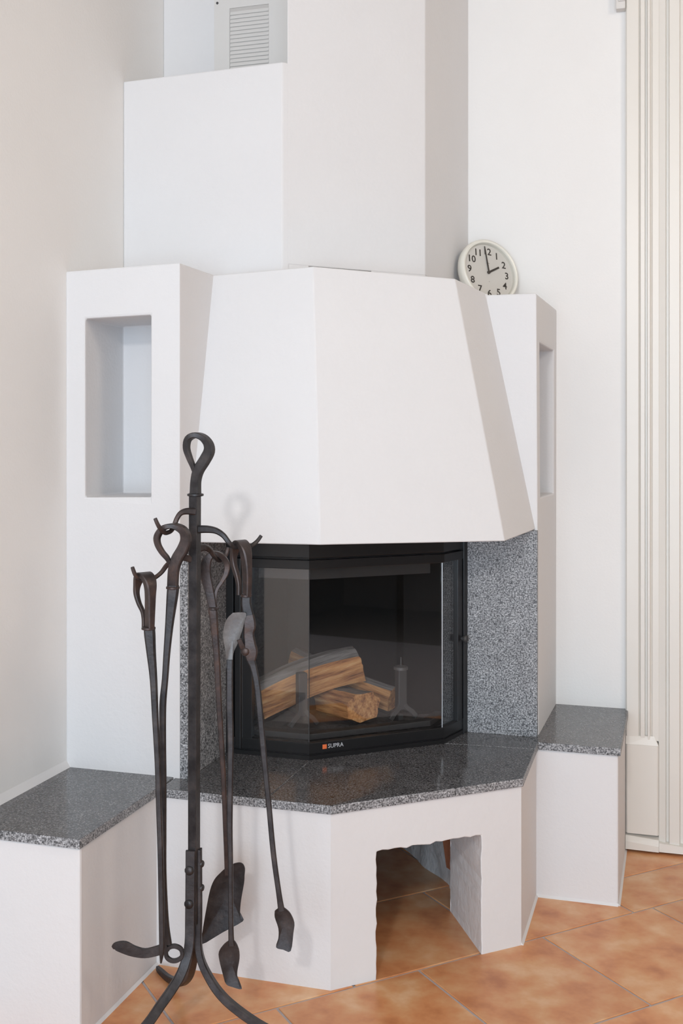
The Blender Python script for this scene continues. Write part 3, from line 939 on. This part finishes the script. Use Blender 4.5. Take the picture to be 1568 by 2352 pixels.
BL4 = [(181,286), (189,292), (197,296), (208,289), (217,279), (225,259), (223,237), (217,197), (200,200), (184,205), (189,224), (189,247), (181,272)]
LEAF4 = [(88,957), (104,958), (118,956), (114,937), (109,918), (99,889), (91,872), (88,855), (87,833), (74,833), (72,862), (69,887), (66,905), (68,925), (75,944)]
S5 = [(81,-18,852,13.6,7.8), (81,-18,809,13.6,10.7), (81,-18,750,14.6,11.7), (83,-18,672,13.6,11.7), (82,-18,575,12.7,11.7), (81,-18,478,12.7,11.7), (83,-18,400,10.7,10.7), (83,-18,332,10.7,10.7), (84,-18,244,11.7,10.7), (85,-18,213,13.6,7.8)]
SPOON4 = [(80,225), (91,225), (101,207), (103,184), (98,155), (99,137), (108,117), (88,121), (73,128), (66,149), (58,181), (57,200), (69,217)]
LINK4 = [(102,-18,898,10.7,7.8), (109,-14,881,12.7,8.8), (117,-8,868,15.6,8.8)]
def sp(a, b, z):
    return BASE + AX * (a / 1000) + AY * (b / 1000) + Vector((0, 0, z / 1000))
def path(pts):
    return [(sp(p[0], p[1], p[2]), p[3] / 1000, p[4] / 1000) for p in pts]
def rod(name, pts, parent, mat='iron', ref=(0, 1), sub=4, closed=False, chamfer=0.28, spin=0.0, label=None):
    m = MB()
    r = AX * ref[0] + AY * ref[1]
    sweep(m, path(pts), r, sub, closed, chamfer, spin=spin)
    return m.build(name, mat, parent, smooth=33, label=label)
def collar(pos, rad, parent, mat='iron', tilt=(0, 0, 1), h=0.007):
    m = MB()
    lathe(m, sp(*pos), tilt, [(-h / 2, rad * 0.8), (-h * 0.3, rad), (h * 0.3, rad), (h / 2, rad * 0.8)], 20)
    return m.build('collar', mat, parent, smooth=40)
def plate(name, outline, b, thick, parent, mat='iron', bend=0.0, bulge=0.0, yaw=0.0, lean=0.0):
    """forged plate: outline (sideways, height) mm, set at distance b, dished by bulge"""
    cx = sum(p[0] for p in outline) / len(outline); cz = sum(p[1] for p in outline) / len(outline)
    ring = catmull([(*p,) for p in outline] + [outline[0]], 3)[:-1]
    k = len(ring)
    def fr(s, off):
        out = []
        for x, z in ring:
            xx, zz = cx + (x - cx) * s, cz + (z - cz) * s
            dep = b + bulge * (1 - s * s) + math.tan(yaw) * (xx - cx) + bend * ((zz - cz) / 60.0) ** 2 + lean * (zz - cz)
            out.append(sp(xx, dep + off, zz))
        return out
    m = MB()
    rings = [fr(s, -thick / 2) for s in (0.15, 0.5, 0.8, 1.0)] + [fr(s, thick / 2) for s in (1.0, 0.8, 0.5, 0.15)]
    vv = [p for r_ in rings for p in r_]
    ff = [(i * k + j, i * k + (j + 1) % k, (i + 1) * k + (j + 1) % k, (i + 1) * k + j) for i in range(7) for j in range(k)]
    ff += [tuple(range(k))[::-1], tuple(7 * k + j for j in range(k))]
    m.add(vv, ff)
    return m.build(name, mat, parent, smooth=40)
def rivet(pos, axis, rad, parent, mat='iron'):
    m = MB()
    lathe(m, sp(*pos), AX * axis[0] + AY * axis[1], [(-0.004, rad), (0.0005, rad), (0.003, rad * 0.75), (0.0042, rad * 0.3)], 12)
    return m.build('rivet', mat, parent, smooth=50)

stand = thing('fire_tool_stand', 'tall dark wrought-iron tool stand with loop top and three curved legs', 'tool stand', tuple(BASE))
rod('post', POST, stand, sub=2, chamfer=0.10, spin=R(22))
rod('handle_loop', LOOP, stand, ref=(0.42, 0.9))
collar((2, 0, 1220), 0.0185, stand)
for h in (ARM_A, ARM_B, ARM_C, ARM_D):
    rod('hook', h, stand, 'iron' if h is ARM_A else 'iron_brown', chamfer=0.5)
rod('leg', LEG_L, stand)
rod('leg', LEG_R, stand)
rod('leg', LEG_B, stand, ref=(0.87, 0.45))
rivet((-10, -20, 381), (-0.3, -1), 0.0105, stand)
rivet((-11, -20, 306), (-0.3, -1), 0.0105, stand)
rivet((17, 2, 388), (1, -0.3), 0.008, stand)
rivet((17, 2, 334), (1, -0.3), 0.008, stand)

pk = thing('poker', 'slim straight poker with narrow loop handle and pointed tip hanging from the stand', 'poker', tuple(sp(-68, -90, 166)))
rod('handle', H1, pk, 'iron_brown', ref=(0.76, 0.65))
rod('shaft', S1, pk, chamfer=0.4)
collar((-88, -90, 935), 0.0152, pk, 'iron_brown')

rk = thing('fire_rake', 'fire rake with heart-shaped loop handle, sideways blade and ring at its foot', 'fire rake', tuple(sp(-58, -52, 160)))
rod('handle', H2, rk, 'iron_brown', ref=(0.35, 0.94))
rod('shaft', S2, rk, chamfer=0.4)
collar((-41, -52, 1018), 0.0150, rk, 'iron_brown')
rod('ring', RING2, rk, closed=True)
rod('blade', BLADE2, rk, chamfer=0.15)

sh = thing('ash_shovel', 'ash shovel with broad dark pan hanging against the white plinth', 'shovel', tuple(sp(60, 130, 130)))
rod('handle', H3, sh, 'iron_brown')
rod('shaft', S3, sh, 'iron_brown', chamfer=0.4)
collar((34, 73, 953), 0.0130, sh, 'iron_brown')
plate('pan', BL3, 133, 3.0, sh, 'iron', bulge=9)

tg = thing('fire_tongs', 'fire tongs with riveted joint, leaf-shaped lever and two long arms', 'tongs', tuple(sp(80, -12, 110)))
rod('handle', H4, tg, 'iron_brown', ref=(0.72, 0.69))
rod('arm', S4, tg, 'iron', chamfer=0.35)
plate('jaw', BL4, -6, 4.0, tg, 'iron', bulge=4, bend=-2)
plate('lever', LEAF4, -18, 3.5, tg, 'iron_grey', bulge=5)
rod('arm', S5, tg, 'iron', chamfer=0.4)
plate('jaw', SPOON4, -18, 4.0, tg, 'iron', bulge=6)
rod('link', LINK4, tg, 'iron_brown')
rod('joint_block', [(p[0], p[1] - 3, p[2], p[3] + 1.5, p[4]) for p in S4[2:8]], tg, 'iron_brown', chamfer=0.35)
collar((117, -6, 994), 0.0125, tg, 'iron_brown')
rivet((115, -16, 870), (-0.25, -1), 0.0100, tg, 'iron_brown')
rivet((132, -8, 926), (1, -0.4), 0.006, tg, 'iron_brown')
rivet((136, -8, 876), (1, -0.4), 0.007, tg, 'iron_brown')

# ================================================================== CLOCK in the corner on top of the pillar
CN = Vector((0.692, -0.679, 0.245)).normalized()
CU = Vector((-0.096, 0.250, 0.964)); CU = (CU - CN * CU.dot(CN)).normalized()
CR = CU.cross(CN)
CC = Vector((0.991, -0.109, 1.8977))
ck = thing('clock', 'round white clock with black numerals leaning in the corner on the fireplace', 'clock', (0.985, -0.115, 1.787))
m = MB()
lathe(m, CC, CN, [(-0.038, 0.090), (-0.034, 0.104), (-0.020, 0.1125), (-0.004, 0.1145), (0.006, 0.1125), (0.010, 0.107), (0.008, 0.1015), (-0.006, 0.099), (-0.010, 0.098), (-0.012, 0.05)], 56)
m.build('case', 'clock_white', ck, smooth=45)
m = MB(); lathe(m, CC, CN, [(-0.0085, 0.0990), (-0.0070, 0.0985)], 56)
m.build('dial', 'dial', ck, smooth=30)
RN = 0.0746
for k in range(1, 13):
    a = R(30 * k)
    p = CC + CN * -0.0066 + (CR * math.sin(a) + CU * math.cos(a)) * RN
    text_mesh('numeral', str(k), 0.0335, 'ink', ck, p, CR, CU, 0.0003, bold=0.0005)
def hand(name, ang, l0, l1, w0, w1, z):
    d = CR * math.sin(R(ang)) + CU * math.cos(R(ang)); s = d.cross(CN)
    a0, a1 = CC + CN * z - d * l0, CC + CN * z + d * l1
    m = MB()
    m.loft([a0 + s * w0, a0 - s * w0, a1 - s * w1, a1 + s * w1], [q + CN * 0.0008 for q in (a0 + s * w0, a0 - s * w0, a1 - s * w1, a1 + s * w1)])
    return m.build(name, 'ink', ck)
hand('hour_hand', 59, 0.004, 0.050, 0.0036, 0.0030, -0.0045)
hand('minute_hand', 352.5, 0.004, 0.092, 0.0030, 0.0019, -0.0030)
m = MB(); lathe(m, CC, CN, [(-0.006, 0.0055), (-0.0015, 0.0055), (-0.0008, 0.004)], 16)
m.build('hub', 'ink', ck)
for (x, z, w) in ((0.0, 0.0335, 0.014), (0.0, 0.0265, 0.008), (0.002, -0.032, 0.003)):
    c0 = CC + CN * -0.0068 + CU * z + CR * x
    m = MB(); m.loft([c0 - CR * w / 2 - CU * 0.0008, c0 + CR * w / 2 - CU * 0.0008, c0 + CR * w / 2 + CU * 0.0008, c0 - CR * w / 2 + CU * 0.0008],
                     [q + CN * 0.0003 for q in (c0 - CR * w / 2 - CU * 0.0008, c0 + CR * w / 2 - CU * 0.0008, c0 + CR * w / 2 + CU * 0.0008, c0 - CR * w / 2 + CU * 0.0008)])
    m.build('dial_mark', 'pale_ink', ck)
m = MB(); lathe(m, CC, CN, [(0.0030, 0.1000), (0.0042, 0.0995)], 56)
m.build('lens', 'clear_glass', ck, smooth=30)

# ================================================================== VENT on the flue casing
vy = -0.511
vt = thing('vent_cover', 'grey metal vent cover with louvred grille high on the chimney', 'vent', (0.33, vy, 2.43))
X0, X1, VZ0, VZ1 = 0.179, 0.500, 2.430, 2.830
GX0, GX1, GZ0, GZ1 = 0.232, 0.364, 2.430, 2.706
m = MB()
m.box((X0, vy - 0.004, VZ0), (GX0, vy, VZ1)); m.box((GX1, vy - 0.004, VZ0), (X1, vy, VZ1)); m.box((GX0, vy - 0.004, GZ1), (GX1, vy, VZ1))
m.build('plate', 'vent', vt)
m = MB(); m.box((GX0, vy - 0.0008, GZ0), (GX1, vy, GZ1))
m.build('recess', 'vent_dark', vt)
z = GZ0 + 0.006
while z < GZ1 - 0.008:
    m = MB()
    m.loft([(GX0 + 0.001, vy - 0.0038, z), (GX1 - 0.001, vy - 0.0038, z), (GX1 - 0.001, vy - 0.0030, z - 0.0015), (GX0 + 0.001, vy - 0.0030, z - 0.0015)],
           [(GX0 + 0.001, vy - 0.0012, z + 0.009), (GX1 - 0.001, vy - 0.0012, z + 0.009), (GX1 - 0.001, vy - 0.0004, z + 0.0075), (GX0 + 0.001, vy - 0.0004, z + 0.0075)])
    m.build('slat', 'vent', vt)
    z += 0.0125
m = MB(); lathe(m, (0.190, vy - 0.004, 2.727), (0, -1, 0), [(0, 0.004), (0.0015, 0.004), (0.0025, 0.0025)], 12)
m.build('screw', 'dull_metal', vt, smooth=40)
